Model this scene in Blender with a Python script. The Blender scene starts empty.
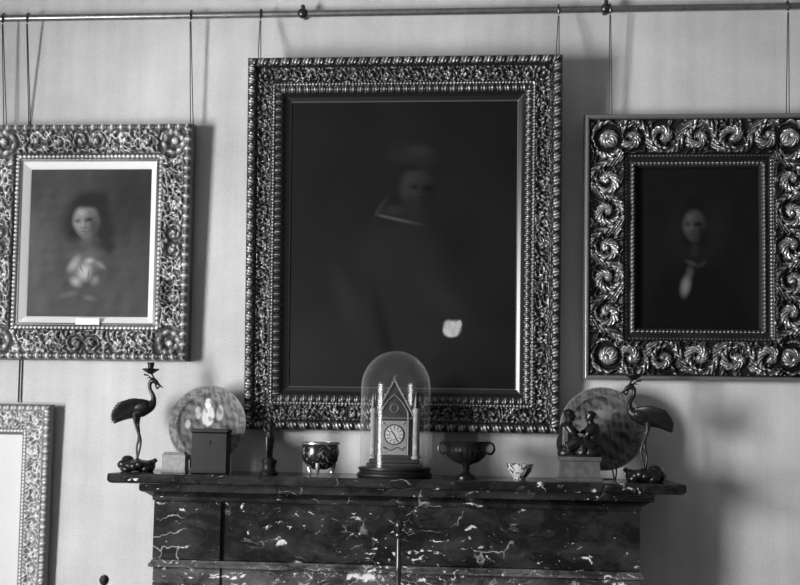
import bpy, math, random
import numpy as np
from mathutils import Matrix, Vector
random.seed(4)
C=bpy.context.scene.collection
sc=bpy.context.scene
pi=math.pi

# ---------------------------------------------------------------- materials
def newmat(name):
    m=bpy.data.materials.new(name); m.use_nodes=True
    nt=m.node_tree; b=nt.nodes['Principled BSDF']
    return m,nt,b
def simple(name,v,rough=.5,metal=0.,var=.15,scale=30,bump=0.,spec=.5):
    m,nt,b=newmat(name)
    tc=nt.nodes.new('ShaderNodeTexCoord'); n=nt.nodes.new('ShaderNodeTexNoise')
    n.inputs['Scale'].default_value=scale; n.inputs['Detail'].default_value=5
    nt.links.new(tc.outputs['Object'],n.inputs['Vector'])
    r=nt.nodes.new('ShaderNodeValToRGB')
    a=v*(1-var); c=v*(1+var)
    r.color_ramp.elements[0].position=.3; r.color_ramp.elements[1].position=.7
    r.color_ramp.elements[0].color=(a,a,a,1); r.color_ramp.elements[1].color=(c,c,c,1)
    nt.links.new(n.outputs['Fac'],r.inputs['Fac']); nt.links.new(r.outputs['Color'],b.inputs['Base Color'])
    b.inputs['Roughness'].default_value=rough; b.inputs['Metallic'].default_value=metal
    b.inputs['Specular IOR Level'].default_value=spec
    return m
def attrmat(name,rough,metal,spec=.5,bump=0,bscale=300):
    m,nt,b=newmat(name)
    a=nt.nodes.new('ShaderNodeAttribute'); a.attribute_name='Col'
    nt.links.new(a.outputs['Color'],b.inputs['Base Color'])
    b.inputs['Roughness'].default_value=rough; b.inputs['Metallic'].default_value=metal
    b.inputs['Specular IOR Level'].default_value=spec
    if bump:
        tc=nt.nodes.new('ShaderNodeTexCoord'); n=nt.nodes.new('ShaderNodeTexNoise'); n.inputs['Scale'].default_value=bscale
        nt.links.new(tc.outputs['Object'],n.inputs['Vector'])
        bp=nt.nodes.new('ShaderNodeBump'); bp.inputs['Strength'].default_value=bump; bp.inputs['Distance'].default_value=.002
        nt.links.new(n.outputs['Fac'],bp.inputs['Height']); nt.links.new(bp.outputs['Normal'],b.inputs['Normal'])
    return m

def wall_mat():
    m,nt,b=newmat('wall_fabric')
    N=nt.nodes.new; L=nt.links.new
    tc=N('ShaderNodeTexCoord')
    mp=N('ShaderNodeMapping'); mp.inputs['Scale'].default_value=(9,1,.35)
    n=N('ShaderNodeTexNoise'); n.inputs['Scale'].default_value=2; n.inputs['Detail'].default_value=7
    n2=N('ShaderNodeTexNoise'); n2.inputs['Scale'].default_value=1.6; n2.inputs['Detail'].default_value=9; n2.inputs['Roughness'].default_value=.65
    L(tc.outputs['Object'],mp.inputs['Vector']); L(mp.outputs['Vector'],n.inputs['Vector'])
    L(tc.outputs['Object'],n2.inputs['Vector'])
    n4=N('ShaderNodeTexNoise'); n4.inputs['Scale'].default_value=160; n4.inputs['Detail'].default_value=2; L(tc.outputs['Object'],n4.inputs['Vector'])
    s4=N('ShaderNodeMath'); s4.operation='MULTIPLY'; s4.inputs[1].default_value=.35; L(n4.outputs['Fac'],s4.inputs[0])
    s1=N('ShaderNodeMath'); s1.operation='MULTIPLY'; s1.inputs[1].default_value=.35; L(n.outputs['Fac'],s1.inputs[0])
    mx=N('ShaderNodeMath'); mx.operation='ADD'
    L(s1.outputs[0],mx.inputs[0]); L(n2.outputs['Fac'],mx.inputs[1])
    m3=N('ShaderNodeMath'); m3.operation='ADD'; L(mx.outputs[0],m3.inputs[0]); L(s4.outputs[0],m3.inputs[1])
    r=N('ShaderNodeMapRange'); r.inputs['From Min'].default_value=.6; r.inputs['From Max'].default_value=1.1
    r.inputs['To Min'].default_value=.33; r.inputs['To Max'].default_value=.57
    L(m3.outputs[0],r.inputs['Value']); L(r.outputs[0],b.inputs['Base Color'])
    b.inputs['Roughness'].default_value=.75; b.inputs['Specular IOR Level'].default_value=.25
    n3=N('ShaderNodeTexNoise'); n3.inputs['Scale'].default_value=60; n3.inputs['Detail'].default_value=3
    L(tc.outputs['Object'],n3.inputs['Vector'])
    bp=N('ShaderNodeBump'); bp.inputs['Strength'].default_value=.15; bp.inputs['Distance'].default_value=.002
    L(n3.outputs['Fac'],bp.inputs['Height']); L(bp.outputs['Normal'],b.inputs['Normal'])
    return m

def marble_mat(name='dark_veined_marble',lo=.005,hi=.04,vb=.5,thr=0.):
    m,nt,b=newmat(name)
    N=nt.nodes.new; L=nt.links.new
    tc=N('ShaderNodeTexCoord')
    wn=N('ShaderNodeTexNoise'); wn.inputs['Scale'].default_value=7; wn.inputs['Detail'].default_value=7
    L(tc.outputs['Object'],wn.inputs['Vector'])
    sub=N('ShaderNodeVectorMath'); sub.operation='SUBTRACT'; sub.inputs[1].default_value=(.5,.5,.5)
    L(wn.outputs['Color'],sub.inputs[0])
    scl=N('ShaderNodeVectorMath'); scl.operation='SCALE'; scl.inputs['Scale'].default_value=.16
    L(sub.outputs[0],scl.inputs[0])
    mp=N('ShaderNodeMapping'); mp.inputs['Rotation'].default_value=(0,math.radians(38),0); mp.inputs['Scale'].default_value=(.50,1,1.2)
    L(tc.outputs['Object'],mp.inputs['Vector'])
    add=N('ShaderNodeVectorMath'); add.operation='ADD'; L(mp.outputs[0],add.inputs[0]); L(scl.outputs[0],add.inputs[1])
    def vein(scale,w,dens_scale,lo_,hi_,seed,amp=1.):
        v=N('ShaderNodeTexVoronoi'); v.feature='DISTANCE_TO_EDGE'; v.inputs['Scale'].default_value=scale
        L(add.outputs[0],v.inputs['Vector'])
        r=N('ShaderNodeMapRange'); r.inputs['From Min'].default_value=0; r.inputs['From Max'].default_value=w
        r.inputs['To Min'].default_value=amp; r.inputs['To Max'].default_value=0; L(v.outputs['Distance'],r.inputs['Value'])
        mk=N('ShaderNodeTexNoise'); mk.inputs['Scale'].default_value=dens_scale; mk.inputs['Detail'].default_value=6
        off=N('ShaderNodeVectorMath'); off.operation='ADD'; off.inputs[1].default_value=(seed,seed,0); L(tc.outputs['Object'],off.inputs[0])
        L(off.outputs[0],mk.inputs['Vector'])
        r2=N('ShaderNodeMapRange'); r2.inputs['From Min'].default_value=lo_-thr; r2.inputs['From Max'].default_value=hi_-thr; L(mk.outputs['Fac'],r2.inputs['Value'])
        mu=N('ShaderNodeMath'); mu.operation='MULTIPLY'; L(r.outputs[0],mu.inputs[0]); L(r2.outputs[0],mu.inputs[1])
        return mu
    def spots(scale,lo_,hi_,seed,dscale,dl,dh):
        off=N('ShaderNodeVectorMath'); off.operation='ADD'; off.inputs[1].default_value=(seed,0,seed); L(add.outputs[0],off.inputs[0])
        sp=N('ShaderNodeTexNoise'); sp.inputs['Scale'].default_value=scale; sp.inputs['Detail'].default_value=5; sp.inputs['Roughness'].default_value=.6; L(off.outputs[0],sp.inputs['Vector'])
        de=N('ShaderNodeTexNoise'); de.inputs['Scale'].default_value=dscale; L(off.outputs[0],de.inputs['Vector'])
        dr=N('ShaderNodeMapRange'); dr.inputs['From Min'].default_value=.35; dr.inputs['From Max'].default_value=.65; dr.inputs['To Min'].default_value=dl; dr.inputs['To Max'].default_value=dh
        L(de.outputs['Fac'],dr.inputs['Value'])
        ad=N('ShaderNodeMath'); ad.operation='ADD'; L(sp.outputs['Fac'],ad.inputs[0]); L(dr.outputs[0],ad.inputs[1])
        rs=N('ShaderNodeMapRange'); rs.inputs['From Min'].default_value=lo_-thr*.5; rs.inputs['From Max'].default_value=hi_-thr*.5; L(ad.outputs[0],rs.inputs['Value'])
        return rs
    v1=vein(9,.020,6,.55,.64,0,.6)
    v2=vein(30,.040,9,.60,.69,3,.4)
    s1=spots(22,.662,.70,0,5,-.04,.05)
    s2=spots(60,.665,.71,4,7,-.06,.05)
    mm=None
    for q in (v1,v2,s1,s2):
        if mm is None: mm=q; continue
        mx=N('ShaderNodeMath'); mx.operation='MAXIMUM'; L(mm.outputs[0],mx.inputs[0]); L(q.outputs[0],mx.inputs[1]); mm=mx
    cl=N('ShaderNodeTexNoise'); cl.inputs['Scale'].default_value=11; cl.inputs['Detail'].default_value=10; cl.inputs['Roughness'].default_value=.7; L(add.outputs[0],cl.inputs['Vector'])
    rc=N('ShaderNodeMapRange'); rc.inputs['From Min'].default_value=.42; rc.inputs['From Max'].default_value=.75
    rc.inputs['To Min'].default_value=lo; rc.inputs['To Max'].default_value=hi; L(cl.outputs['Fac'],rc.inputs['Value'])
    mix=N('ShaderNodeMix'); mix.data_type='FLOAT'; L(mm.outputs[0],mix.inputs[0]); L(rc.outputs[0],mix.inputs[2]); mix.inputs[3].default_value=vb
    L(mix.outputs[0],b.inputs['Base Color'])
    b.inputs['Roughness'].default_value=.22; b.inputs['Specular IOR Level'].default_value=.28
    return m

def porcelain_mat(name,light,dark,scale,lo=.48,hi=.55,rough=.15):
    m,nt,b=newmat(name); N=nt.nodes.new; L=nt.links.new
    tc=N('ShaderNodeTexCoord')
    n=N('ShaderNodeTexNoise'); n.inputs['Scale'].default_value=scale; n.inputs['Detail'].default_value=4; n.inputs['Distortion'].default_value=1.5
    L(tc.outputs['Object'],n.inputs['Vector'])
    r=N('ShaderNodeMapRange'); r.inputs['From Min'].default_value=lo; r.inputs['From Max'].default_value=hi
    r.inputs['To Min'].default_value=light; r.inputs['To Max'].default_value=dark
    L(n.outputs['Fac'],r.inputs['Value']); L(r.outputs[0],b.inputs['Base Color'])
    b.inputs['Roughness'].default_value=rough
    return m

def glass_mat():
    m,nt,b=newmat('thin_hazed_glass'); nt.nodes.remove(b); N=nt.nodes.new; L=nt.links.new
    out=nt.nodes['Material Output']
    t=N('ShaderNodeBsdfTransparent'); t.inputs['Color'].default_value=(.96,.96,.96,1)
    df=N('ShaderNodeBsdfDiffuse'); df.inputs['Color'].default_value=(.7,.7,.7,1)  # pale diffuse colour paints the dome's hazy sheen, strongest at its rim
    g=N('ShaderNodeBsdfGlossy'); g.inputs['Roughness'].default_value=.14; g.inputs['Color'].default_value=(1,1,1,1)
    f=N('ShaderNodeLayerWeight'); f.inputs['Blend'].default_value=.5
    pw=N('ShaderNodeMath'); pw.operation='POWER'; pw.inputs[1].default_value=4; L(f.outputs['Facing'],pw.inputs[0])
    mr=N('ShaderNodeMapRange'); mr.inputs['To Min'].default_value=.010; mr.inputs['To Max'].default_value=.75
    L(pw.outputs[0],mr.inputs['Value'])
    dr=N('ShaderNodeMapRange'); dr.inputs['To Min'].default_value=.018; dr.inputs['To Max'].default_value=.40
    L(pw.outputs[0],dr.inputs['Value'])
    m0=N('ShaderNodeMixShader'); L(dr.outputs[0],m0.inputs[0]); L(t.outputs[0],m0.inputs[1]); L(df.outputs[0],m0.inputs[2])
    mx=N('ShaderNodeMixShader'); L(mr.outputs[0],mx.inputs[0]); L(m0.outputs[0],mx.inputs[1]); L(g.outputs[0],mx.inputs[2])
    L(mx.outputs[0],out.inputs['Surface'])
    return m

M={}
M['wall']=wall_mat(); M['marble']=marble_mat(); M['marble2']=marble_mat('lighter_veined_marble',.02,.14,.55,.05)
M['wall_dim']=simple('wall_paint_drab',.14,.8,0,.08,3)
M['bronze']=simple('dark_bronze',.018,.33,.6,.4,40)
M['darkmetal']=simple('dark_metal',.05,.3,.8,.3,60)
M['brass']=simple('aged_brass',.22,.35,.85,.2,40)
M['steel']=simple('wire_steel',.05,.45,.6)
M['black']=simple('black_lacquer',.008,.45,0,.3,spec=.2)
M['cream']=simple('ivory_stone',.5,.4,0,.12,60)
M['column']=simple('column_marble',.24,.6,0,.25,60,spec=.2)
M['drab']=simple('drab_card',.16,.5,0,.25,60)
M['greystone']=simple('grey_stone',.065,.4,0,.35,50)
M['silver']=simple('silvered_dial',.17,.45,.1,.3,150)
M['dialface']=simple('enamel_dial',.34,.3,0,.06,60)
M['gilt']=simple('gilt_metal',.3,.3,.8,.3,60)
M['casegilt']=simple('clock_bronze',.025,.4,.6,.4,80)
M['tracery']=simple('clock_tracery',.08,.5,.5,.3,80)
M['soot']=simple('soot',.01,.9)
M['floor']=simple('floor_boards',.08,.45,0,.3,8)
M['ceiling']=simple('plaster_ceiling',.26,.8,0,.04)
M['paint']=simple('white_paint',.6,.5,0,.04)
M['porc']=porcelain_mat('patterned_porcelain',.42,.05,60)
M['lacq']=porcelain_mat('lacquer_pattern',.008,.14,50,.57,.63,.2)
M['glass']=glass_mat()
M['canvas']=attrmat('oil_canvas',.5,0,.08,.08,220)
M['plate']=attrmat('painted_plate',.5,0,.15)
M['goldL']=attrmat('gilt_carving_bright',.34,.28,.5)
M['goldC']=attrmat('gilt_carving_dark',.30,.50,.6)
M['goldR']=attrmat('gilt_carving_bronze',.30,.50,.6)
M['goldB']=attrmat('gilt_carving_pale',.45,.1,.4)

# ---------------------------------------------------------------- mesh helpers
class B:
    def __init__(s): s.v=[];s.f=[];s.m=[]
    def add(s,v,f,mi=0):
        o=len(s.v); s.v+= [tuple(p) for p in v]; s.f+=[tuple(i+o for i in q) for q in f]; s.m+=[mi]*len(f)
    def box(s,x0,x1,y0,y1,z0,z1,mi=0,bev=0.):
        if bev<=0:
            v=[(x,y,z) for z in(z0,z1) for y in(y0,y1) for x in(x0,x1)]
            s.add(v,[(0,2,3,1),(4,5,7,6),(0,1,5,4),(1,3,7,5),(3,2,6,7),(2,0,4,6)],mi); return
        b=bev
        s.loft([(x0+b,x1-b,y0+b,y1-b,z0),(x0,x1,y0,y1,z0+b),(x0,x1,y0,y1,z1-b),(x0+b,x1-b,y0+b,y1-b,z1)],mi)
    def loft(s,secs,mi=0):
        v=[];f=[]
        for(x0,x1,y0,y1,z) in secs: v+=[(x0,y0,z),(x1,y0,z),(x1,y1,z),(x0,y1,z)]
        for i in range(len(secs)-1):
            for k in range(4):
                a=i*4+k; b=i*4+(k+1)%4; f.append((a,b,b+4,a+4))
        f.append((3,2,1,0)); n=(len(secs)-1)*4; f.append((n,n+1,n+2,n+3))
        s.add(v,f,mi)
    def lathe(s,prof,cx=0,cy=0,cz=0,n=40,mi=0,axis='z',sx=1,sy=1,flute=None,caps=True):
        v=[];f=[]
        for j,(r,z) in enumerate(prof):
            for i in range(n):
                a=2*pi*i/n; rr=r*(1+(flute[1]*abs(math.cos(flute[0]*a/2)) if flute and flute[2]<=j<=flute[3] else 0))
                p=(rr*math.cos(a)*sx,rr*math.sin(a)*sy,z)
                if axis=='y': p=(p[0],-p[2],p[1])
                v.append((p[0]+cx,p[1]+cy,p[2]+cz))
        m=len(prof)
        for j in range(m-1):
            for i in range(n):
                f.append((j*n+i,j*n+(i+1)%n,(j+1)*n+(i+1)%n,(j+1)*n+i))
        if caps:
            if prof[0][0]>1e-6: f.append(tuple(reversed(range(n))))
            if prof[-1][0]>1e-6: f.append(tuple(range((m-1)*n,m*n)))
        s.add(v,f,mi)
    def ell(s,c,r,rot=None,n=16,mi=0):
        R=rot if rot else Matrix.Identity(3)
        v=[];f=[];m=n//2+2
        for j in range(m+1):
            t=pi*j/m
            for i in range(n):
                a=2*pi*i/n
                p=R@Vector((r[0]*math.sin(t)*math.cos(a),r[1]*math.sin(t)*math.sin(a),r[2]*math.cos(t)))
                v.append((p.x+c[0],p.y+c[1],p.z+c[2]))
        for j in range(m):
            for i in range(n): f.append((j*n+i,(j+1)*n+i,(j+1)*n+(i+1)%n,j*n+(i+1)%n))
        s.add(v,f,mi)
    def tube(s,pts,rad,n=10,mi=0,sub=5,flat=1.,up=None):
        P=[Vector(p) for p in pts]
        if len(rad)!=len(P): rad=[rad[0]]*len(P)
        Q=[];Rr=[]
        if len(P)>2 and sub>1:
            E=[P[0]*2-P[1]]+P+[P[-1]*2-P[-2]]
            for i in range(1,len(E)-2):
                for k in range(sub):
                    t=k/sub
                    a,b,c,d=E[i-1],E[i],E[i+1],E[i+2]
                    Q.append(.5*((2*b)+(c-a)*t+(2*a-5*b+4*c-d)*t*t+(3*b-a-3*c+d)*t**3))
                    Rr.append(rad[i-1]*(1-t)+rad[i]*t)
            Q.append(P[-1]);Rr.append(rad[-1])
        else: Q=P;Rr=list(rad)
        T=(Q[1]-Q[0]).normalized()
        u=Vector(up) if up else Vector((0,1,0))
        if abs(T.dot(u))>.95: u=Vector((1,0,0))
        N_=(u-T*u.dot(T)).normalized()
        v=[];f=[]
        for k,q in enumerate(Q):
            T=(Q[min(k+1,len(Q)-1)]-Q[max(k-1,0)]).normalized()
            N_=(N_-T*N_.dot(T)).normalized(); Bn=T.cross(N_)
            for i in range(n):
                a=2*pi*i/n
                p=q+N_*(Rr[k]*flat*math.cos(a))+Bn*(Rr[k]*math.sin(a)); v.append(tuple(p))
        for k in range(len(Q)-1):
            for i in range(n): f.append((k*n+i,k*n+(i+1)%n,(k+1)*n+(i+1)%n,(k+1)*n+i))
        f.append(tuple(reversed(range(n)))); f.append(tuple(range((len(Q)-1)*n,len(Q)*n)))
        s.add(v,f,mi)
    def prism(s,poly,y0,y1,mi=0):
        n=len(poly)
        v=[(x,y0,z) for x,z in poly]+[(x,y1,z) for x,z in poly]
        f=[tuple(range(n)),tuple(reversed(range(n,2*n)))]+[(i,(i+1)%n+0,(i+1)%n+n,i+n)[::-1] for i in range(n)]
        s.add(v,f,mi)
    def obj(s,name,mats,parent=None,loc=(0,0,0),rot=(0,0,0),smooth=True,remesh=0,mirror=False,ang=35):
        v=s.v
        if mirror: v=[(-p[0],p[1],p[2]) for p in v]
        me=bpy.data.meshes.new(name); me.from_pydata(v,[],s.f)
        for m in mats: me.materials.append(M[m])
        me.polygons.foreach_set('material_index',s.m)
        import bmesh
        bm=bmesh.new(); bm.from_mesh(me); bmesh.ops.recalc_face_normals(bm,faces=bm.faces); bm.to_mesh(me); bm.free()
        if smooth:
            me.polygons.foreach_set('use_smooth',[True]*len(me.polygons))
            if not remesh:
                try: me.set_sharp_from_angle(angle=math.radians(ang))
                except Exception: pass
        o=bpy.data.objects.new(name,me); C.objects.link(o); o.location=loc; o.rotation_euler=rot
        if remesh:
            md=o.modifiers.new('remesh','REMESH'); md.mode='VOXEL'; md.voxel_size=remesh; md.use_smooth_shade=True
            sm=o.modifiers.new('smooth','SMOOTH'); sm.factor=.5; sm.iterations=1
        if parent: o.parent=parent
        return o
def empty(name,loc=(0,0,0),rot=(0,0,0)):
    e=bpy.data.objects.new(name,None); e.empty_display_size=.1; C.objects.link(e); e.location=loc; e.rotation_euler=rot; return e

# ---------------------------------------------------------------- carved frames
def half(x,c,w): return np.sqrt(np.clip(1-((x-c)/w)**2,0,1))
def sstep(a,b,x):
    t=np.clip((x-a)/(b-a),0,1); return t*t*(3-2*t)
def beads(s,d,d0,rd,p,rs=None):
    rs=rs or p*.47
    t=(s/p-np.floor(s/p)-.5)*p
    return np.sqrt(np.clip(1-(t/rs)**2-((d-d0)/rd)**2,0,1))
def volute(x,y,R,turns=1.4,leaf=7,sg=1.):
    y=y*sg; r=np.hypot(x,y)+1e-6; th=np.arctan2(y,x)
    sp=(.5+.5*np.cos(th-r/R*2*pi*turns))**1.2
    env=np.clip(1-(r/R)**6,0,1)
    lf=.72+.28*np.cos(leaf*th+r/R*6)
    knob=np.sqrt(np.clip(1-(r/(R*.22))**2,0,1))
    return np.maximum(sp*env*lf,knob*1.05),r
def scroll(s,d,d0,p,R,turns=1.4,leaf=7,fill=1.):
    i=np.floor(s/p+.5); ds=s-i*p; sg=np.where(np.mod(i,2)==0,1.,-1.)
    a,r=volute(ds,d-d0,R,turns,leaf,sg)
    x2=s-(np.floor(s/p)+.5)*p
    w=(.5+.5*np.cos(2*pi*(x2/p*4+ sg*(d-d0)/R*1.2)))
    out=w*np.clip((r/R-.85)/.2,0,1)*.75*fill
    return np.maximum(a,out)
def wnoise(X,Z,f,seed,k=10):
    r=np.random.RandomState(seed); o=np.zeros_like(X)
    for _ in range(k):
        a=r.uniform(0,2*pi); ff=f*r.uniform(.5,1.6)
        o+=np.sin(X*ff*math.cos(a)+Z*ff*math.sin(a)+r.uniform(0,6.28))
    return o/math.sqrt(k)
def ridged(X,Z,f,seed):
    return np.clip(1-1.6*np.abs(wnoise(X+.006*wnoise(X,Z,f*.5,seed+1),Z+.006*wnoise(X,Z,f*.5,seed+2),f,seed)),0,1)
def rinceau(s,d,d0,p,R,amp,wst,leafn=9,turns=1.25,stemh=.6):
    i=np.floor(s/p+.5); ds=s-i*p; sg=np.where(np.mod(i,2)==0,1.,-1.)
    st=d0+amp*np.cos(pi*s/p); q=(d-st)
    stem=np.sqrt(np.clip(1-(q/wst)**2,0,1))*(.75+.25*np.cos(s*330+d*200))
    cd=d0-amp*.22*sg
    y=(d-cd)*sg; r=np.hypot(ds,y)+1e-6; th=np.arctan2(y,ds)
    Rl=R*(.88+.12*np.cos(leafn*th))
    spir=(.5+.5*np.cos(th-r/R*2*pi*turns))
    vol=(.15+.85*spir)*np.clip(1-(r/Rl)**8,0,1)*(.78+.22*np.cos(leafn*th-5*r/R))
    knob=np.sqrt(np.clip(1-(r/(R*.24))**2,0,1))
    lob=(.5+.5*np.cos(leafn*1.5*th+10*(r/R)))*np.clip((r/R-.95)/.12,0,1)*np.clip(1-(r/R-1)/.9,0,1)*.95
    return np.maximum.reduce([stem*stemh,vol,knob*1.05,lob])
def leafscroll(s,d,d0,p,R):
    # flowing acanthus scrolls: each volute is a leafy spiral of one turn, flicked leaves run on between them
    i=np.floor(s/p+.5); ds=s-i*p; sg=np.where(np.mod(i,2)==0,1.,-1.)
    y=(d-d0)*sg; r=np.hypot(ds,y*1.05)+1e-6; th=np.arctan2(y,ds)
    ph=(th/(2*pi)-1.15*(r/R)**.8)
    t=ph-np.floor(ph)-.5
    ridge=np.sqrt(np.clip(1-(t/.40)**2,0,1))
    lobes=.62+.38*np.abs(np.cos(5.5*th+9*t))
    Rl=R*(.90+.10*np.abs(np.cos(4.5*th)))
    vol=ridge*lobes*np.clip((1.02-r/Rl)/.08,0,1)
    knob=np.sqrt(np.clip(1-(r/(R*.20))**2,0,1))
    j=np.floor(s/p); x2=s-(j+.5)*p; sg2=np.where(np.mod(j,2)==0,1.,-1.)
    yy=(d-d0)*sg2; bend=x2-.45*yy-5*yy*np.abs(yy)
    leaf=np.clip(1-np.abs(bend)/.030,0,1)**.5*(.45+.55*np.abs(np.cos((yy+np.abs(bend)*1.5)*150)))
    leaf=leaf*sstep(.90,1.05,r/R)*.9
    return np.maximum.reduce([vol,knob,leaf])

def frame_mesh(name,W,H,bw,fn,mat,step,parent):
    nx=int(round(W/step)); nz=int(round(H/step))
    X=np.linspace(-W/2,W/2,nx+1); Z=np.linspace(-H/2,H/2,nz+1)
    X=np.concatenate([[X[0]],X,[X[-1]]]); Z=np.concatenate([[Z[0]],Z,[Z[-1]]])
    XX,ZZ=np.meshgrid(X,Z)
    dx=W/2-np.abs(XX); dz=H/2-np.abs(ZZ); d=np.minimum(dx,dz)
    vert=dx<dz
    s=np.where(vert,ZZ,XX); e=np.where(vert,dz,dx)
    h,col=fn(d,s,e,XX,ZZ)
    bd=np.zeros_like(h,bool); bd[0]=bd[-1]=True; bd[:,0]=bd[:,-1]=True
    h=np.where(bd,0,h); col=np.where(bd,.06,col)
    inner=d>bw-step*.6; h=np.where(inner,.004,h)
    mask=d<=bw+step*.5
    idx=-np.ones(mask.shape,int); idx[mask]=np.arange(mask.sum())
    V=np.stack([XX[mask],-h[mask],ZZ[mask]],1)
    a=idx[:-1,:-1];b=idx[:-1,1:];c=idx[1:,1:];e2=idx[1:,:-1]
    ok=(a>=0)&(b>=0)&(c>=0)&(e2>=0)
    F=np.stack([a[ok],b[ok],c[ok],e2[ok]],1)
    me=bpy.data.meshes.new(name)
    me.vertices.add(len(V)); me.vertices.foreach_set('co',V.astype(np.float32).ravel())
    me.loops.add(F.size); me.loops.foreach_set('vertex_index',F.astype(np.int32).ravel())
    me.polygons.add(len(F)); me.polygons.foreach_set('loop_start',(np.arange(len(F))*4).astype(np.int32))
    try: me.polygons.foreach_set('loop_total',np.full(len(F),4,np.int32))
    except Exception: pass
    me.update(calc_edges=True); me.validate()
    ca=me.color_attributes.new('Col','FLOAT_COLOR','POINT')
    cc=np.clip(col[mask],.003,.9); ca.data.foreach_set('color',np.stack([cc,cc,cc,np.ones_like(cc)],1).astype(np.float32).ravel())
    me.polygons.foreach_set('use_smooth',[True]*len(me.polygons))
    me.materials.append(M[mat])
    o=bpy.data.objects.new(name,me); C.objects.link(o); o.parent=parent
    return o
def canvas(name,W,H,fn,parent,y=-.006,mat='canvas',n=300):
    nx=n; nz=int(n*H/W)
    u,v=np.meshgrid(np.linspace(0,1,nx+1),np.linspace(0,1,nz+1))
    col=np.clip(fn(u,v),0,1)
    V=np.stack([(u-.5)*W,np.full_like(u,y),(v-.5)*H],-1).reshape(-1,3)
    I=np.arange((nx+1)*(nz+1)).reshape(nz+1,nx+1)
    F=np.stack([I[:-1,:-1],I[:-1,1:],I[1:,1:],I[1:,:-1]],-1).reshape(-1,4)
    k=len(V)
    V=np.concatenate([V,[(-W/2,0,-H/2),(W/2,0,-H/2),(W/2,0,H/2),(-W/2,0,H/2)]])
    me=bpy.data.meshes.new(name); me.from_pydata(V.tolist(),[],F.tolist()+[(k+3,k+2,k+1,k)])
    ca=me.color_attributes.new('Col','FLOAT_COLOR','POINT')
    cc=np.concatenate([col.ravel(),[.1]*4]); ca.data.foreach_set('color',np.stack([cc,cc,cc,np.ones_like(cc)],1).astype(np.float32).ravel())
    me.materials.append(M[mat]); o=bpy.data.objects.new(name,me); C.objects.link(o); o.parent=parent; return o

def fn_center(d,s,e,X,Z):
    s=s+.0015*wnoise(X,Z,60,2)
    base=np.interp(d,[0,.005,.03,.036,.05,.075,.088,.094,.12,.131,.139,.147],[.04,.052,.052,.04,.03,.03,.038,.038,.03,.018,.014,.010])
    o1=beads(s,d,.017,.014,.038,.0175)
    o1=o1*(.75+.25*np.cos(s/.038*2*pi*3+d*150))
    band=sstep(.034,.04,d)*(1-sstep(.083,.088,d))
    o2=scroll(s,d,.061,.052,.026,1.2,5)
    o2=np.maximum(o2,.7*ridged(X,Z,230,3))*band
    V_,r=volute(e-.061,d-.061,.03,1.3,6); cm=r<.030
    o2=np.where(cm,V_,o2)
    o3=beads(s,d,.091,.0045,.011)
    t=(s/.026-np.floor(s/.026)-.5)
    o4=np.clip(np.cos(t*pi)-np.abs((d-.109)/.013)**2*.8,0,1)*(.65+.35*np.cos(t*2*pi*3))*sstep(.096,.099,d)*(1-sstep(.120,.124,d))
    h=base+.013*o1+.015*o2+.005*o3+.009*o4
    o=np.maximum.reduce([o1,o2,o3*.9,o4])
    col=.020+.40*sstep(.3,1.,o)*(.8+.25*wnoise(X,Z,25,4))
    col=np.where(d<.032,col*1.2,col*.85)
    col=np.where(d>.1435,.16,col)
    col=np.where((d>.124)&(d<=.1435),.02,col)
    return h,col
def fn_left(d,s,e,X,Z):
    s=s+.003*wnoise(X,Z,45,12)
    base=np.interp(d,[0,.006,.02,.03,.06,.09,.1,.113,.122,.128,.131,.155],[.03,.05,.052,.04,.028,.036,.04,.03,.026,.026,.024,.006])
    o1=beads(s,d,.014,.012,.034,.016)*(.7+.3*np.cos(s/.034*2*pi*2))
    band=sstep(.022,.03,d)*(1-sstep(.102,.108,d))
    o2=rinceau(s+.03,d,.061,.080,.036,.024,.006,8,1.25,.5)
    rg=ridged(X,Z,150,13)
    o2=np.maximum(o2*(.75+.25*ridged(X,Z,300,15)),.7*rg)*band
    V_,r=volute(e-.062,d-.062,.062,1.6,8); cm=r<.062
    o2=np.where(cm,V_*(.8+.2*ridged(X,Z,260,16)),o2)
    Vc,rc=volute(np.abs(s)-.030,d-.058,.034,1.2,5); o2=np.where(rc<.034,Vc,o2)
    o3=beads(s,d,.114,.006,.015)
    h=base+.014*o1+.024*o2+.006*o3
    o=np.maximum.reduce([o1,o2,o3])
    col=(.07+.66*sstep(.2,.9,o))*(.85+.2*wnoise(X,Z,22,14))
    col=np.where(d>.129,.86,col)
    return h,col
def fn_right(d,s,e,X,Z):
    s=s+.004*wnoise(X,Z,32,22)
    dd=d+.002*wnoise(X,Z,45,27)
    base=np.interp(d,[0,.004,.014,.02,.05,.10,.13,.138,.152,.162,.170,.180],[.035,.05,.05,.036,.026,.026,.038,.03,.026,.03,.022,.008])
    band=sstep(.018,.024,d)*(1-sstep(.130,.135,d))
    o2=leafscroll(s,dd,.077,.112,.046)*(.85+.15*ridged(X,Z,260,29))
    o2=np.maximum(o2,.50*ridged(X,Z,130,23))*band
    ec,dc=e-.074,d-.074; rr=np.hypot(ec,dc)
    V_=leafscroll(ec,dc+.077,.077,.5,.056)
    o2=np.where(rr<.056,V_,o2)
    o1=half(d,.009,.007)*.6
    o3=beads(s,d,.140,.0045,.012)*.8
    o4=beads(s,d,.166,.006,.0135)
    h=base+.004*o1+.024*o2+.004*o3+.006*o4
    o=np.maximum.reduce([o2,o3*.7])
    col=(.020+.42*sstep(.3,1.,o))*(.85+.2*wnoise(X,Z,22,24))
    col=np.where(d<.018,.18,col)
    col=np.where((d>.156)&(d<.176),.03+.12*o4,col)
    return h,col
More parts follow.
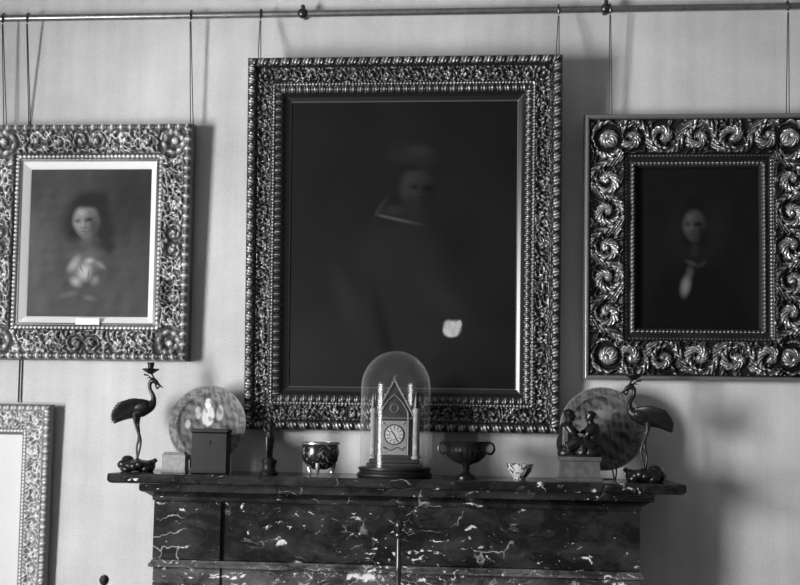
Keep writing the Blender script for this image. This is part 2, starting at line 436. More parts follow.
def fn_low(d,s,e,X,Z):
    base=np.interp(d,[0,.006,.02,.03,.06,.09,.1,.11],[.02,.03,.034,.028,.018,.024,.02,.008])
    s=s+.002*wnoise(X,Z,40,32)
    o2=np.maximum(scroll(s,d,.05,.05,.026,1.1,5),.7*ridged(X,Z,200,33))*sstep(.02,.026,d)*(1-sstep(.08,.085,d))
    o1=beads(s,d,.012,.009,.026)*(.7+.3*np.cos(s/.026*12)); o3=beads(s,d,.092,.005,.012)
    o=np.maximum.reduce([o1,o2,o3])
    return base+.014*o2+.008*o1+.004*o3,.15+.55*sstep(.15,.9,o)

def E(u,v,cu,cv,a,b,soft=.3,rot=0.):
    x=u-cu;y=v-cv
    if rot: c,s_=math.cos(rot),math.sin(rot); x,y=x*c+y*s_,-x*s_+y*c
    q=np.sqrt((x/a)**2+(y/b)**2)
    t=np.clip((1-q)/soft,0,1); return t*t*(3-2*t)
def mixv(c,val,a): return c*(1-a)+val*a
def noise2(u,v,f,seed):
    r=np.random.RandomState(seed); o=np.zeros_like(u)
    for k in range(14):
        a=r.uniform(0,2*pi); ff=f*r.uniform(.5,2); o+=np.sin(u*ff*math.cos(a)*6.28+v*ff*math.sin(a)*6.28+r.uniform(0,6.28))
    return o/14
def head(c,u,v,cx,cy,k,asp,lit,turn=-.18,shade=.12,tilt=0.,soft=.22):
    x=(u-cx)/k; y=(v-cy)/(k*asp)
    if tilt: ct,st=math.cos(tilt),math.sin(tilt); x,y=x*ct+y*st,-x*st+y*ct
    w=np.where(y>0,1.0,1.0-.26*np.clip(-y/1.35,0,1)**1.5)
    q=np.sqrt((x/w)**2+(y/1.28)**2)
    m=1-sstep(1.02-soft,1.08,q)
    lightf=np.clip(.85-.62*(x+.25)-.12*np.abs(y)+.16*y,0,1)
    f=lit*(shade+(1-shade)*lightf)
    def g(px,py,a,b,amt,r=0.):
        X=x-px-turn;Y=y-py
        if r: cr,sr=math.cos(r),math.sin(r); X,Y=X*cr+Y*sr,-X*sr+Y*cr
        return amt*np.exp(-((X/a)**2+(Y/b)**2))
    dark=g(-.36,.14,.27,.17,.55)+g(.36,.14,.27,.17,.62)+g(-.36,.12,.13,.055,.25)+g(.36,.12,.13,.055,.25)
    dark+=g(.12,-.05,.09,.32,.35)+g(0,-.37,.20,.07,.42)
    dark+=g(0,-.62,.27,.055,.45)+g(0,-.82,.2,.08,.3)+g(.62,-.35,.35,.6,.5)+g(-.6,-.55,.3,.4,.3)
    li=g(-.05,-.10,.07,.26,.18)+g(-.42,-.22,.24,.22,.15)+g(-.1,.68,.45,.25,.08)+g(-.05,-1.0,.18,.14,.1)
    f=f*np.clip(1-dark,.12,1)*(1+li)*(1+.25*noise2(u,v,16,41))
    return c*(1-m)+f*m
def art_center(u,v):
    c=.0065+.003*noise2(u,v,2,1)+.0008*noise2(u,v,9,31)
    c=mixv(c,.012,E(u,v,.10,.10,.25,.22,.9))
    c=mixv(c,.0100,E(u,v,.50,.08,.48,.48,.5,.15)); c=mixv(c,.0105,E(u,v,.48,.46,.28,.17,.7,-.12))
    c=mixv(c,.013,E(u,v,.66,.32,.18,.07,.95,-.6)); c=mixv(c,.013,E(u,v,.26,.30,.07,.22,.95,.5)); c=mixv(c,.005,E(u,v,.42,.20,.05,.26,.95,.3)); c=mixv(c,.012,E(u,v,.60,.12,.12,.12,.95))
    c=mixv(c,.010,E(u,v,.545,.60,.08,.07,.9))
    c=head(c,u,v,.56,.69,.088,.8,.021,turn=.22,shade=.25,tilt=-.08,soft=.45)
    c=mixv(c,.011,E(u,v,.535,.808,.150,.062,.7,-.08)); c=mixv(c,.016,E(u,v,.57,.825,.09,.03,.95)); c=mixv(c,.006,E(u,v,.53,.768,.12,.015,.95))
    t=(u-.375)/.2; yl=.605-.035*np.clip(t,0,1)
    a=np.exp(-((v-yl)/.005)**2)*sstep(.37,.42,u)*(1-sstep(.46,.62,u)); c=mixv(c,.060,a*.8)
    a=np.exp(-((v-(.605+1.1*(u-.38)))/.012)**2)*sstep(.37,.385,u)*(1-sstep(.39,.46,u)); c=mixv(c,.025,a*.7)
    c=mixv(c,.015,E(u,v,.46,.62,.08,.03,.95))
    hnd=np.clip(E(u,v,.705,.220,.030,.026,.6)+E(u,v,.733,.212,.032,.034,.6)+E(u,v,.752,.228,.014,.016,.6)+E(u,v,.715,.193,.036,.016,.6)+E(u,v,.695,.205,.02,.02,.6),0,1)
    c=mixv(c,.32+.25*noise2(u,v,22,3),hnd)
    return c
def art_left(u,v):
    c=.042+.014*noise2(u,v,2.2,5)
    c=mixv(c,.020,E(u,v,.85,.80,.5,.5,.9)); c=mixv(c,.070,E(u,v,.06,.45,.24,.5,.9))
    c=mixv(c,.065,E(u,v,.10,.12,.30,.2,.9))
    c=mixv(c,.045,E(u,v,.54,.02,.46,.46,.5)); c=mixv(c,.040,E(u,v,.55,.33,.34,.13,.7,-.1))
    c=mixv(c,.012,E(u,v,.49,.71,.24,.17,.6)); c=mixv(c,.012,E(u,v,.37,.60,.13,.14,.8,.2)); c=mixv(c,.012,E(u,v,.63,.57,.13,.17,.8,-.2)); c=mixv(c,.013,E(u,v,.66,.47,.09,.09,.9))
    c=mixv(c,.060,E(u,v,.50,.49,.095,.09,.8)); c=mixv(c,.070,E(u,v,.48,.42,.20,.06,.9,.08)); c=mixv(c,.03,E(u,v,.55,.50,.06,.05,.95))
    c=head(c,u,v,.475,.640,.126,.8,.19,turn=-.22,shade=.10,tilt=.12,soft=.35)
    c=mixv(c,.012,E(u,v,.51,.785,.19,.065,.6,.14)); c=mixv(c,.012,E(u,v,.62,.68,.045,.11,.9,.2))
    c=mixv(c,.13,E(u,v,.46,.33,.19,.10,.9,.3))
    for (x,y,a,b,r,w) in((.38,.36,.10,.05,.8,.24),(.58,.36,.10,.03,-.5,.13),(.47,.30,.08,.08,.2,.32),(.55,.25,.06,.05,.5,.14),(.40,.24,.08,.05,-.3,.22),(.50,.38,.06,.03,.1,.26)):
        c=mixv(c,w,E(u,v,x,y,a,b,.95,r))
    for (x,y,a,b,r) in((.44,.33,.009,.06,.5),(.50,.28,.010,.07,-.2),(.38,.29,.008,.05,.8)): c=mixv(c,.10,E(u,v,x,y,a,b,.95,r))
    for (x,y,a,b,r) in((.34,.155,.12,.035,.2),(.52,.13,.09,.03,-.2)):
        c=mixv(c,.08,E(u,v,x,y,a,b,.95,r))
    return c*(1+.35*noise2(u,v,7,8))*(1+.15*noise2(u,v,26,18))
def art_right(u,v):
    c=.006+.002*noise2(u,v,3,9)
    c=mixv(c,.010,E(u,v,.49,.62,.32,.28,.9)); c=mixv(c,.004,E(u,v,.48,.67,.165,.16,.7)); c=mixv(c,.004,E(u,v,.48,.56,.17,.11,.8))
    c=mixv(c,.004,E(u,v,.48,.04,.50,.42,.3))
    c=mixv(c,.013,E(u,v,.48,.49,.055,.07,.9))
    c=head(c,u,v,.48,.635,.112,.8,.050,turn=-.14,shade=.12,soft=.4)
    c=mixv(c,.005,E(u,v,.48,.790,.15,.06,.8))
    c=mixv(c,.03,E(u,v,.455,.405,.08,.025,.95,-.3)); c=mixv(c,.018,E(u,v,.54,.40,.06,.025,.95,.5)); c=mixv(c,.04,E(u,v,.44,.35,.05,.06,.95)); c=mixv(c,.12,E(u,v,.405,.265,.06,.10,.9,-.3))
    return c
def art_low(u,v): return .60+.03*noise2(u,v,2,3)

def picture(name,x,z,W,H,bw,fn,mat,art,lean,ybot,step=.0023):
    a=math.radians(lean)
    e=empty(name,(x,ybot-math.sin(a)*H/2,z),(a,0,0))
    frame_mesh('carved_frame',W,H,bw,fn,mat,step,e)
    canvas('painting_canvas',W-2*bw+.012,H-2*bw+.012,art,e,-.006,'canvas')
    b=B(); b.box(-W/2+.01,W/2-.01,.0005,.006,-H/2+.01,H/2-.01); b.obj('backing_board',['floor'],e)
    return e
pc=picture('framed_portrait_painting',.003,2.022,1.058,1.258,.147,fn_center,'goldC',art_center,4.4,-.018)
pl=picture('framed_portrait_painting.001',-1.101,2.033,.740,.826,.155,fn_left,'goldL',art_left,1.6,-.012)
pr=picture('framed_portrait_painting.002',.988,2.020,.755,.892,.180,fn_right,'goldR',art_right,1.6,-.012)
plow=picture('framed_picture',-1.50,1.06,.60,.81,.105,fn_low,'goldB',art_low,1.2,-.012)
b=B(); b.box(-.030,.055,-.034,-.026,-.290,-.266,bev=.001); b.obj('title_plate',['cream'],pl)

# ---------------------------------------------------------------- room
def slab(name,mat,boxes):
    b=B()
    for q in boxes: b.box(*q)
    return b.obj(name,[mat],smooth=False)
XL,XR,YF,ZC=-2.6,3.0,-5.2,3.35
slab('wall_back','wall',[(XL-.15,XR+.15,0,.15,0,ZC)])
wy0,wy1,wz0,wz1=-3.3,-2.2,.70,2.15
slab('wall_left','wall_dim',[(XL-.15,XL,YF,wy0,0,ZC),(XL-.15,XL,wy1,0,0,ZC),(XL-.15,XL,wy0,wy1,0,wz0),(XL-.15,XL,wy0,wy1,wz1,ZC)])
slab('wall_right','wall_dim',[(XR,XR+.15,YF,0,0,ZC)])
slab('wall_front','wall_dim',[(XL-.15,XR+.15,YF-.15,YF,0,ZC)])
slab('floor','floor',[(XL-.15,XR+.15,YF-.15,.15,-.1,0)])
slab('ceiling','ceiling',[(XL-.15,XR+.15,YF-.15,.15,ZC,ZC+.1)])
slab('baseboard_back','paint',[(XL,-.80,-.02,0,0,.16),(.80,XR,-.02,0,0,.16)])
slab('baseboard_right','paint',[(XR-.02,XR,YF,-.02,0,.16)])
b=B()
b.box(XL-.06,XL+.02,wy0,wy0+.05,wz0,wz1); b.box(XL-.06,XL+.02,wy1-.05,wy1,wz0,wz1)
b.box(XL-.06,XL+.02,wy0,wy1,wz0,wz0+.06); b.box(XL-.06,XL+.02,wy0,wy1,wz1-.05,wz1)
zm=(wz0+wz1)/2; ym=(wy0+wy1)/2
b.box(XL-.04,XL-.01,wy0,wy1,zm-.02,zm+.02); b.box(XL-.04,XL-.01,ym-.015,ym+.015,wz0,wz1)
b.obj('window_1',['paint'],smooth=False)

# ---------------------------------------------------------------- mantelpiece
mp=empty('marble_mantelpiece')
S=1.248
b=B()
b.loft([(-.878,.878,-.33,-.003,1.217),(-.886,.886,-.338,-.003,1.221),(-.89,.89,-.342,-.003,1.228),(-.89,.89,-.342,-.003,1.244),(-.887,.887,-.339,-.003,S)])
b.obj('shelf',['marble'],mp)
b=B()
b.loft([(-.766,.766,-.252,-.003,1.160),(-.770,.770,-.256,-.003,1.166),(-.770,.770,-.256,-.003,1.174),(-.776,.776,-.264,-.003,1.178),(-.786,.786,-.276,-.003,1.186),(-.800,.800,-.290,-.003,1.192),(-.803,.803,-.293,-.003,1.197),(-.803,.803,-.293,-.003,1.2168)])
b.obj('bed_moulding',['marble'],mp)
b=B(); b.box(-.548,.548,-.236,-.003,.975,1.1598,bev=.002)
b.obj('frieze_panel',['marble'],mp)
b=B()
for x0,x1 in((-.765,-.548),(.548,.765)): b.box(x0,x1,-.250,-.003,.975,1.1598,bev=.003)
b.obj('corner_blocks',['marble'],mp)
b=B()
b.loft([(-.766,.766,-.252,-.003,.950),(-.774,.774,-.264,-.003,.954),(-.774,.774,-.264,-.003,.962),(-.770,.770,-.258,-.003,.966),(-.766,.766,-.254,-.003,.9748)])
b.obj('lower_moulding',['marble2'],mp)
b=B()
for x0,x1 in((-.765,-.548),(.548,.765)):
    b.box(x0,x1,-.240,-.003,.12,.9498,bev=.003); b.box(x0+.03,x1-.03,-.250,-.241,.2,.90,bev=.006); b.box(x0-.012,x1+.012,-.262,-.003,0,.1198,bev=.004)
b.box(-.548,.548,-.232,-.003,.80,.9498,bev=.002)
b.obj('jambs',['marble2'],mp)
b=B(); b.box(-.548,.548,-.03,-.003,.03,.80); b.box(-.548,-.5,-.2,-.03,.03,.8); b.box(.5,.548,-.2,-.03,.03,.8)
b.obj('firebox',['soot'],mp)
b=B(); b.box(-.54,.54,-.60,-.003,.0,.03,bev=.004)
b.obj('hearth_slab',['greystone'],mp)

b=B()
b.lathe([(0,1.137),(.007,1.132),(.013,1.122),(.014,1.113),(.009,1.104),(.006,1.098),(.013,1.092),(.014,1.086),(.008,1.078),(.0075,1.0),(.010,.99),(.008,.98),(.008,.80),(.013,.79),(.013,.775),(.009,.765),(.010,.35),(.020,.33),(.024,.28),(.015,.24),(.022,.20),(.012,.17)],n=16)
for k in range(3):
    a=2*pi*k/3+.5; c_,s_=math.cos(a),math.sin(a)
    b.tube([(0,0,.2),(.05*c_,.05*s_,.19),(.11*c_,.11*s_,.09),(.15*c_,.15*s_,.042)],[.014,.013,.011,.012],n=8)
b.obj('pole_screen_stand',['darkmetal'],None,(.036,-.43,0.0))
b=B()
b.lathe([(0,.947),(.010,.943),(.015,.932),(.012,.921),(.006,.915),(.009,.908),(.0055,.90),(.0055,.06),(.012,.05),(.06,.03),(.09,.02),(.09,0)],n=20)
for sx in(-1,1):
    b.tube([(0,0,.78),(sx*.03,0,.80),(sx*.06,0,.79),(sx*.065,-.012,.80)],[.004]*4,n=8)
    b.tube([(sx*.062,-.006,.79),(sx*.062,-.006,.16)],[.005,.005],n=8); b.ell((sx*.062,-.006,.80),(.010,.010,.014)); b.ell((sx*.062,-.006,.13),(.022,.005,.05))
b.obj('fire_iron_stand',['darkmetal'],None,(-.858,-.42,0.0))

# ---------------------------------------------------------------- picture rail + wires
b=B()
b.tube([(-2.55,-.05,2.84),(2.95,-.05,2.84)],[.0115,.0115],n=14)
e=b.obj('picture_rail_rod',['brass'])
b=B()
for x in(-1.95,-.36,.685,2.0):
    b.tube([(x,-.002,2.845),(x,-.05,2.845)],[.009,.009],n=10); b.ell((x,-.054,2.84),(.020,.016,.018)); b.ell((x,-.056,2.862),(.008,.008,.009))
b.obj('rod_brackets',['darkmetal'],e)
b=B()
W_=[(-.508,-.498,2.656,-.105),(.524,.518,2.656,-.105),(-.757,-.745,2.450,-.045),(-1.44,-1.42,2.450,-.045),(.698,.700,2.470,-.045),(1.287,1.285,2.470,-.045),(-1.350,-1.338,1.472,-.0038)]
for x,_,_,_ in W_:
    b.tube([(x,-.035,2.845),(x,-.040,2.8555),(x,-.058,2.8555),(x,-.066,2.84),(x,-.060,2.822)],[.0026]*5,n=7); b.ell((x,-.061,2.824),(.004,.004,.005),n=8)
b.obj('rail_hooks',['darkmetal'],e)
for x,xb,zb,yb in W_:
    b=B()
    for o in(-.005,.005):
        if zb<2: b.tube([(x+o*.3,-.062,2.814),(x+o*.6,-.0038,2.47),(xb+o,-.0038,zb)],[.0017]*3,n=6,sub=1)
        else: b.tube([(x+o*.3,-.062,2.814),(xb+o,yb,zb)],[.0017,.0017],n=6)
    b.obj('picture_hanging_wire',['steel'])

# ---------------------------------------------------------------- mantel ornaments
ZS=S+.0005
def crane(name,x,y,mir):
    b=B()
    b.ell((0,0,.016),(.060,.046,.020))
    for i in range(14):
        a=i*2.4; b.ell((.045*math.cos(a),.035*math.sin(a),.012+.008*math.sin(i*3.3)),(.018,.016,.014))
    b.ell((-.03,.0,.034),(.02,.02,.014)); b.tube([(.04,0,.022),(.058,0,.03),(.066,0,.036)],[.010,.008,.007])
    for yy,kx in((-.012,.014),(.013,-.006)):
        b.tube([(.0+kx*.2,yy,.03),(kx,yy,.075),(.004+kx*.6,yy,.105),(-.004,yy,.15),(-.006,yy*.8,.185)],[.0045,.0034,.0052,.005,.013],n=8)
        for t in(-.016,.016,.0): b.tube([(kx*.2,yy,.036),(kx*.2+.018 if t==0 else kx*.2+.010,yy+t*.6,.032)],[.0035,.002],n=6)
    b.tube([(.080,0,.270),(.066,0,.280),(.054,0,.290),(.044,0,.293),(.035,0,.285),(.036,0,.266),(.046,0,.247),(.049,0,.228),(.038,0,.210),(.010,0,.198),(-.026,0,.188),(-.056,0,.172),(-.082,0,.152)],
           [.0015,.0035,.0080,.0088,.0070,.0060,.0068,.0095,.018,.025,.022,.013,.003],n=14)
    b.tube([(.043,0,.300),(.032,0,.303),(.020,0,.300)],[.003,.003,.001],n=6)
    for sy in(-1,1):
        for k in range(9):
            t=k/8
            tip=(-.060-.026*math.sin(t*pi*.62),sy*(.042-.022*t),.218-.064*t)
            b.tube([(.034-.010*t,sy*.015,.218-.008*t),(-.006-.01*t,sy*(.032-.01*t),.225-.030*t),(tip[0]*.75,tip[1],(tip[2]*.7+.064)),tip],[.009,.010,.007,.0016],n=8,flat=.35,up=(0,1,0))
        b.ell((.006,sy*.020,.208),(.032,.009,.017))
    b.tube([(.068,0,.276),(.060,0,.268),(.054,0,.279),(.048,0,.302),(.038,0,.318)],[.0028,.003,.003,.003,.0035],n=8)
    b.tube([(.050,0,.288),(.030,.004,.308),(.012,.004,.314)],[.0025,.002,.004],n=6)
    b.lathe([(0,.314),(.008,.316),(.018,.324),(.026,.330),(.024,.333),(.012,.331),(.009,.336),(.012,.350),(.014,.352),(.010,.353),(0,.349)],cx=.036,n=18,flute=(8,.15,2,4))
    return b.obj(name,['bronze'],None,(x,y,ZS+.004),(0,0,0),remesh=.0014,mirror=mir)
crane('crane_candlestick',-.848,-.19,False)
crane('crane_candlestick.001',.790,-.20,True)

def plate(name,x,y,r,fn,lean=12,lift=.0):
    e=empty(name,(x,y,ZS),(0,0,0))
    a=math.radians(lean)
    n=160;m=50
    V=[];F=[];cols=[]
    def prof(t,off):
        dep=.006*(1-sstep(.70,.80,np.array([t]))[0]); return dep-off-.002*t
    for side,off in((0,.014),(1,.009)):
        for j in range(m+1):
            t=j/m if side==0 else 1-j/m; rr=r*t
            for i in range(n):
                th=2*pi*i/n; X=rr*math.cos(th); Z=rr*math.sin(th)
                V.append((X,prof(t,off),Z)); cols.append(float(fn(X/r,Z/r)) if side==0 else .4)
    k=(m+1)*n
    for o in(0,k):
        for j in range(m):
            for i in range(n): F.append((o+j*n+i,o+j*n+(i+1)%n,o+(j+1)*n+(i+1)%n,o+(j+1)*n+i))
    for i in range(n): F.append((m*n+i,m*n+(i+1)%n,k+(i+1)%n,k+i))
    me=bpy.data.meshes.new('dish'); me.from_pydata(V,[],F)
    ca=me.color_attributes.new('Col','FLOAT_COLOR','POINT')
    cc=np.array(cols); ca.data.foreach_set('color',np.stack([cc,cc,cc,np.ones_like(cc)],1).astype(np.float32).ravel())
    me.polygons.foreach_set('use_smooth',[True]*len(me.polygons)); me.materials.append(M['plate'])
    o=bpy.data.objects.new('dish',me); C.objects.link(o); o.parent=e
    o.rotation_euler=(-a,0,0); o.location=(0,0,lift+.006+r*math.cos(a))
    b=B()
    for sx in(-.04,.04):
        b.tube([(sx,-.055,.022+lift),(sx,-.055,lift+.003),(sx,-.03,.0025),(sx,.0,.0025),(sx*.6,.03,.10)],[.0025]*5,n=6,sub=1)
    b.tube([(-.04,.0,.0025),(.04,.0,.0025)],[.0025]*2,n=6)
    b.obj('wire_easel',['darkmetal'],e)
    return e
_r=np.random.RandomState(3); _k=[(_r.uniform(0,2*pi),_r.uniform(.5,1.7),_r.uniform(0,6.28)) for _ in range(9)]
def nz(x,y,f,s):
    o=0
    for i,(a,q,p) in enumerate(_k): o+=math.sin((x*math.cos(a)+y*math.sin(a))*f*q+p+s*(i+1))
    return o/3.
def g(x,y,cx,cy,a,b): return max(0,1-((x-cx)/a)**2-((y-cy)/b)**2)
def plateA(x,y):
    r=math.hypot(x,y); c=.10+.04*nz(x,y,26,1)
    c+= .45*min(1,4*g(x,y,-.02,.56,.10,.12))+.38*min(1,3*g(x,y,.0,.22,.17,.30))+.22*min(1,3*g(x,y,.30,.30,.10,.22))+.25*min(1,3*g(x,y,-.26,.30,.10,.18))+.2*min(1,3*g(x,y,-.5,.0,.08,.12))
    if nz(x,y,30,3)>.6: c*=.5
    if r>.80: c=.12+.05*(1 if nz(x,y,40,4)>.1 else -.6)
    if .78<r<.80 or r>.97: c=.20
    return max(.02,min(.8,c))
def plateB(x,y):
    r=math.hypot(x,y); c=.075+.03*nz(x,y,26,2)
    c+= .07*min(1,2*g(x,y,.1,.40,.30,.20))+.06*min(1,2*g(x,y,-.4,-.05,.2,.4))
    if nz(x,y,30,5)>.5: c*=.45
    if r>.80: c=.08+.035*(1 if nz(x,y,40,4)>.1 else -.6)
    if .78<r<.80 or r>.97: c=.14
    return max(.015,min(.8,c))
plate('decorative_plate',-.632,-.122,.131,plateA,10,.020)
plate('decorative_plate.001',.664,-.112,.136,plateB,10,.022)

b=B(); b.box(-.056,.056,-.03,.03,0,.131,bev=.003); b.box(-.059,.059,-.033,.033,.131,.143,bev=.002); b.lathe([(0,-.006),(.006,-.004),(.006,.0)],cy=-.033,cz=.10,n=10,axis='y')
b.obj('lidded_box',['black'],None,(-.588,-.240,ZS))
b=B(); b.box(-.038,.038,-.02,.02,0,.060,bev=.003); b.box(-.034,.034,-.017,.017,.060,.066,bev=.002); b.box(-.04,.04,-.022,.022,0,.006,bev=.001)
b.obj('small_casket',['drab'],None,(-.712,-.215,ZS))
b=B(); b.box(-.022,.022,-.015,.015,0,.036,bev=.002); b.box(-.024,.024,-.017,.017,.036,.043,bev=.002)
b.obj('small_casket.001',['cream'],None,(.845,-.06,ZS))

def figure(b,ox,oy,oz,k,pose,fx=1):
    def P(x,y,z): return (ox+fx*x*k,oy+y*k,oz+z*k)
    for pts,rad in pose['limbs']: b.tube([P(*p) for p in pts],[r*k for r in rad],n=10)
    h=pose['head']
    b.ell(P(*h),(.085*k,.08*k,.10*k),n=14)
    b.ell(P(h[0]-.02,h[1],h[2]+.03),(.092*k,.09*k,.085*k),n=14)
    for q in range(9):
        a=q*2.4; b.ell(P(h[0]-.02+.07*math.cos(a),h[1]+.07*math.sin(a),h[2]+.05+.02*math.sin(q*1.7)),(.03*k,.03*k,.03*k),n=8)
    b.ell(P(h[0]+.09,h[1],h[2]-.012),(.016*k,.014*k,.02*k),n=8)
    b.ell(P(h[0]+.06,h[1],h[2]-.065),(.03*k,.035*k,.02*k),n=8)
    for hd in pose['hands']:
        for q in range(5):
            b.tube([P(*hd),P(hd[0]+.05,hd[1]+(q-2)*.014,hd[2]-.01+.006*abs(q-2))],[.016*k,.010*k],n=6)
sit={'head':(.04,0,.62),
 'limbs':[([(0,0,.02),(0,0,.12),(0,0,.28),(.0,0,.42),(.02,0,.50),(.04,0,.58)],[.12,.16,.15,.145,.07,.055]),
  ([(.0,-.12,.43),(.08,-.17,.32),(.16,-.12,.25)],[.065,.055,.036]),([(0,.12,.43),(.10,.15,.36),(.18,.08,.34)],[.065,.055,.036]),
  ([(.0,-.08,.08),(.14,-.11,.16),(.22,-.11,.16),(.25,-.11,.02),(.20,-.11,-.04),(.26,-.12,-.06)],[.12,.11,.08,.07,.045,.04]),
  ([(.0,.08,.08),(.15,.11,.10),(.20,.12,.09),(.18,.12,-.02),(.14,.11,-.05),(.20,.11,-.06)],[.12,.10,.08,.07,.045,.04])],
 'hands':[(.16,-.12,.25),(.18,.08,.34)]}
e=empty('putti_sculpture_group',(.580,-.245,ZS))
b=B()
figure(b,-.036,0,.090,.182,sit,1); figure(b,.040,.004,.094,.170,sit,-1)
b.ell((0,0,.078),(.062,.034,.010)); b.ell((-.036,0,.086),(.032,.028,.022)); b.ell((.038,0,.090),(.032,.028,.024)); b.ell((0,-.006,.105),(.020,.018,.035))
b.ell((-.054,.012,.115),(.016,.02,.032)); b.ell((.056,.012,.115),(.014,.02,.032))
b.obj('putti_figures',['bronze'],e,remesh=.0013)
b=B(); b.loft([(-.068,.068,-.042,.042,0),(-.068,.068,-.042,.042,.010),(-.062,.062,-.037,.037,.014),(-.060,.060,-.035,.035,.060),(-.065,.065,-.040,.040,.066),(-.065,.065,-.040,.040,.076)])
b.obj('marble_plinth',['greystone'],e)
stand={'head':(.02,0,1.30),
 'limbs':[([(0,0,.60),(0,0,.70),(.01,0,.88),(.0,0,1.02),(0,0,1.14),(.01,0,1.24)],[.11,.125,.09,.125,.055,.045]),
  ([(0,-.06,.66),(.03,-.07,.36),(.0,-.07,.10),(.02,-.07,.03),(.09,-.08,.0)],[.10,.065,.04,.035,.03]),
  ([(0,.06,.66),(-.03,.07,.38),(-.05,.07,.14),(-.05,.07,.03),(.02,.08,.0)],[.10,.065,.04,.035,.03]),
  ([(0,-.13,1.08),(.05,-.20,.92),(.14,-.15,.82)],[.05,.038,.028]),([(0,.13,1.08),(.04,.18,1.28),(.02,.10,1.48)],[.05,.038,.028])],
 'hands':[(.14,-.15,.82),(.0,.10,1.48)]}
e=empty('bronze_statuette',(-.405,-.21,ZS),(0,0,math.radians(-60)))
b=B(); figure(b,0,0,.048,.108,stand); b.ell((0,0,.048),(.018,.018,.008)); b.ell((.004,.010,.214),(.013,.013,.011))
b.tube([(-.010,.004,.05),(-.014,.006,.10),(-.012,.002,.135)],[.012,.010,.005],n=8)
b.obj('statuette_figure',['bronze'],e,remesh=.0013)
b=B(); b.lathe([(.030,0),(.031,.006),(.026,.010),(.022,.018),(.022,.034),(.026,.040),(.026,.045),(.020,.048)],n=24)
b.obj('socle',['black'],e)

e=empty('footed_bowl',(-.236,-.23,ZS))
b=B()
b.lathe([(0,.020),(.020,.020),(.040,.028),(.056,.048),(.0615,.072),(.058,.094),(.056,.100),(.0595,.104),(.0565,.106),(.053,.100),(.055,.075),(.045,.045),(.025,.030),(0,.028)],n=48)
b.obj('bowl_body',['lacq'],e)
b=B()
for k in range(3):
    a=2*pi*k/3+.52; c_,s_=math.cos(a),math.sin(a)
    b.tube([(.047*c_,.047*s_,.042),(.045*c_,.045*s_,.022),(.040*c_,.040*s_,.010),(.046*c_,.046*s_,.005)],[.008,.006,.005,.005],n=8)
b.lathe([(.0575,.0985),(.0625,.100),(.0625,.104),(.0585,.107),(.0575,.0985)],n=48,caps=False)
b.obj('bowl_feet_and_rim',['gilt'],e)

b=B()
b.lathe([(.034,0),(.034,.006),(.030,.010),(.016,.016),(.009,.026),(.012,.032),(.009,.037),(.014,.044),(.036,.052),(.056,.068),(.063,.082),(.060,.086),(.064,.098),(.078,.112),(.080,.116),(.075,.116),(.060,.100),(.052,.085),(.03,.065),(0,.06)],n=96,flute=(24,.05,8,11))
for sx in(-1,1):
    b.tube([(sx*.060,0,.083),(sx*.078,0,.078),(sx*.088,0,.092),(sx*.084,0,.108),(sx*.074,0,.112)],[.0035,.0035,.0035,.003,.003],n=8)
b.obj('footed_tazza',['bronze'],None,(.229,-.23,ZS))
b=B()
b.lathe([(.020,0),(.020,.006),(.024,.010),(.036,.026),(.042,.044),(.044,.050),(.0425,.050),(.040,.044),(.034,.026),(.022,.013),(0,.011)],n=40)
b.obj('porcelain_tea_bowl',['porc'],None,(.397,-.22,ZS))

# ---------------------------------------------------------------- clock under dome
e=empty('domed_gothic_clock',(0.0,-.20,ZS))
b=B()
b.lathe([(.118,0),(.120,.004),(.120,.010),(.114,.014),(.112,.020),(.116,.024),(.116,.030),(.106,.033)],n=64)
b.obj('dome_base',['black'],e)
b=B()
pf=[(.1115,.0245+ .26*k/10) for k in range(0,11)]
for k in range(1,19):
    a=pi/2*k/18; pf.append((max(0,.1115*math.cos(a)),.2845+.118*math.sin(a)))
b.lathe(pf,n=96,caps=False)
b.obj('glass_dome',['glass'],e,ang=180)
b=B()
b.box(-.086,.086,-.048,.048,.0335,.044,bev=.002); b.box(-.078,.078,-.042,.042,.044,.058,bev=.003)
b.box(-.054,.054,-.030,.030,.058,.19)
b.prism([(-.060,.19),(.060,.19),(0,.300)],-.030,.030)
b.obj('clock_case',['casegilt'],e,smooth=False)
b=B()
for sx in(-1,1):
    b.tube([(sx*.066,-.034,.186),(0,-.034,.308)],[.0042,.0042],n=8)
    for k in range(6):
        t=(k+.5)/6; b.ell((sx*.069*(1-t),-.034,.192+.118*t),(.006,.005,.006),n=8)
b.tube([(0,-.03,.300),(0,-.03,.322)],[.004,.002],n=8); b.ell((0,-.03,.312),(.008,.006,.006),n=8)
for sx in(-1,1):
    b.tube([(sx*.044,-.034,.070),(sx*.044,-.034,.190),(sx*.038,-.034,.215),(sx*.022,-.034,.240),(0,-.034,.262)],[.003]*5,n=8)
b.lathe([(.010,0),(.013,.002),(.016,0)],cy=-.032,cz=.218,axis='y',n=20,caps=False)
b.box(-.060,.060,-.036,.036,.184,.190,bev=.001)
b.obj('gable_tracery',['tracery'],e)
b=B()
for sx in(-1,1):
    for yy in(-.034,.034):
        b.lathe([(.0125,.058),(.0125,.066),(.009,.070),(.0085,.200),(.011,.206),(.012,.214),(.008,.218)],cx=sx*.068,cy=yy,n=14)
b.obj('marble_columns',['column'],e)
b=B()
for sx in(-1,1):
    for yy in(-.034,.034):
        b.lathe([(.0085,.218),(.006,.235),(.0065,.237),(0,.275)],cx=sx*.068,cy=yy,n=8)
b.obj('pinnacles',['casegilt'],e)
b=B(); b.box(-.040,.040,-.0335,-.0305,.070,.178,bev=.001); b.obj('dial_plate',['silver'],e)
b=B(); b.lathe([(0,.0015),(.028,.0015),(.029,0),(.0,0)],cy=-.0336,cz=.134,axis='y',n=40,caps=False); b.obj('dial',['dialface'],e)
b=B() 
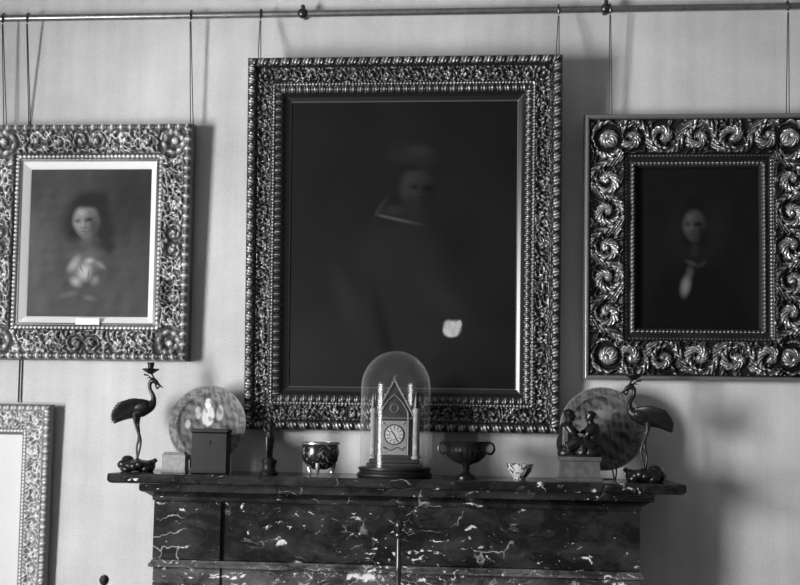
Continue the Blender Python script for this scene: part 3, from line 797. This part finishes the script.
b.lathe([(.0300,0),(.0315,.003),(.033,0)],cy=-.0338,cz=.134,axis='y',n=40,caps=False)
b.lathe([(.0150,.0016),(.0155,.0022),(.016,.0016)],cy=-.0338,cz=.134,axis='y',n=40,caps=False)
for k in range(12):
    a=2*pi*k/12; b.tube([(.019*math.sin(a),-.0357,.134+.019*math.cos(a)),(.0265*math.sin(a),-.0357,.134+.0265*math.cos(a))],[.0013,.0013],n=5)
b.tube([(0,-.037,.134),(-.010,-.037,.146)],[.0014,.0008],n=5); b.tube([(0,-.037,.134),(.009,-.037,.114)],[.0012,.0007],n=5)
b.tube([(-.030,-.0345,.094),(-.01,-.0345,.084),(.01,-.0345,.094),(.030,-.0345,.084)],[.0013]*4,n=5)
for sx in(-1,1):
    for zz in(.095,.172): b.tube([(sx*.035,-.0345,zz),(sx*.028,-.0345,zz-.006)],[.0016,.001],n=5)
b.obj('dial_markings',['black'],e)

# ---------------------------------------------------------------- light
def area(name,loc,rot,sx,sy,P):
    l=bpy.data.lights.new(name,'AREA'); l.shape='RECTANGLE'; l.size=sx; l.size_y=sy; l.energy=P
    o=bpy.data.objects.new(name,l); C.objects.link(o); o.location=loc; o.rotation_euler=rot; return o
area('window_daylight',(XL-.12,ym,zm),(0,math.radians(-90),0),wz1-wz0,wy1-wy0,500)
w=bpy.data.worlds.new('w'); sc.world=w; w.use_nodes=True
w.node_tree.nodes['Background'].inputs[0].default_value=(.6,.6,.6,1); w.node_tree.nodes['Background'].inputs[1].default_value=.5
try:
    sc.view_settings.view_transform='Standard'; sc.view_settings.look='None'
except Exception: pass

# ---------------------------------------------------------------- camera
Fp=1060.0
cam=bpy.data.cameras.new('camera'); co=bpy.data.objects.new('camera',cam); C.objects.link(co)
cam.sensor_width=36; cam.lens=36*Fp/800; cam.shift_y=44/800; cam.clip_start=.05
R=Matrix.Rotation(math.radians(4.7),3,'Z')@Matrix.Rotation(math.radians(95.0),3,'X')@Matrix.Rotation(math.radians(0.95),3,'Z')
co.matrix_world=Matrix.Translation((.29,-3.6,1.40))@R.to_4x4()
sc.camera=co
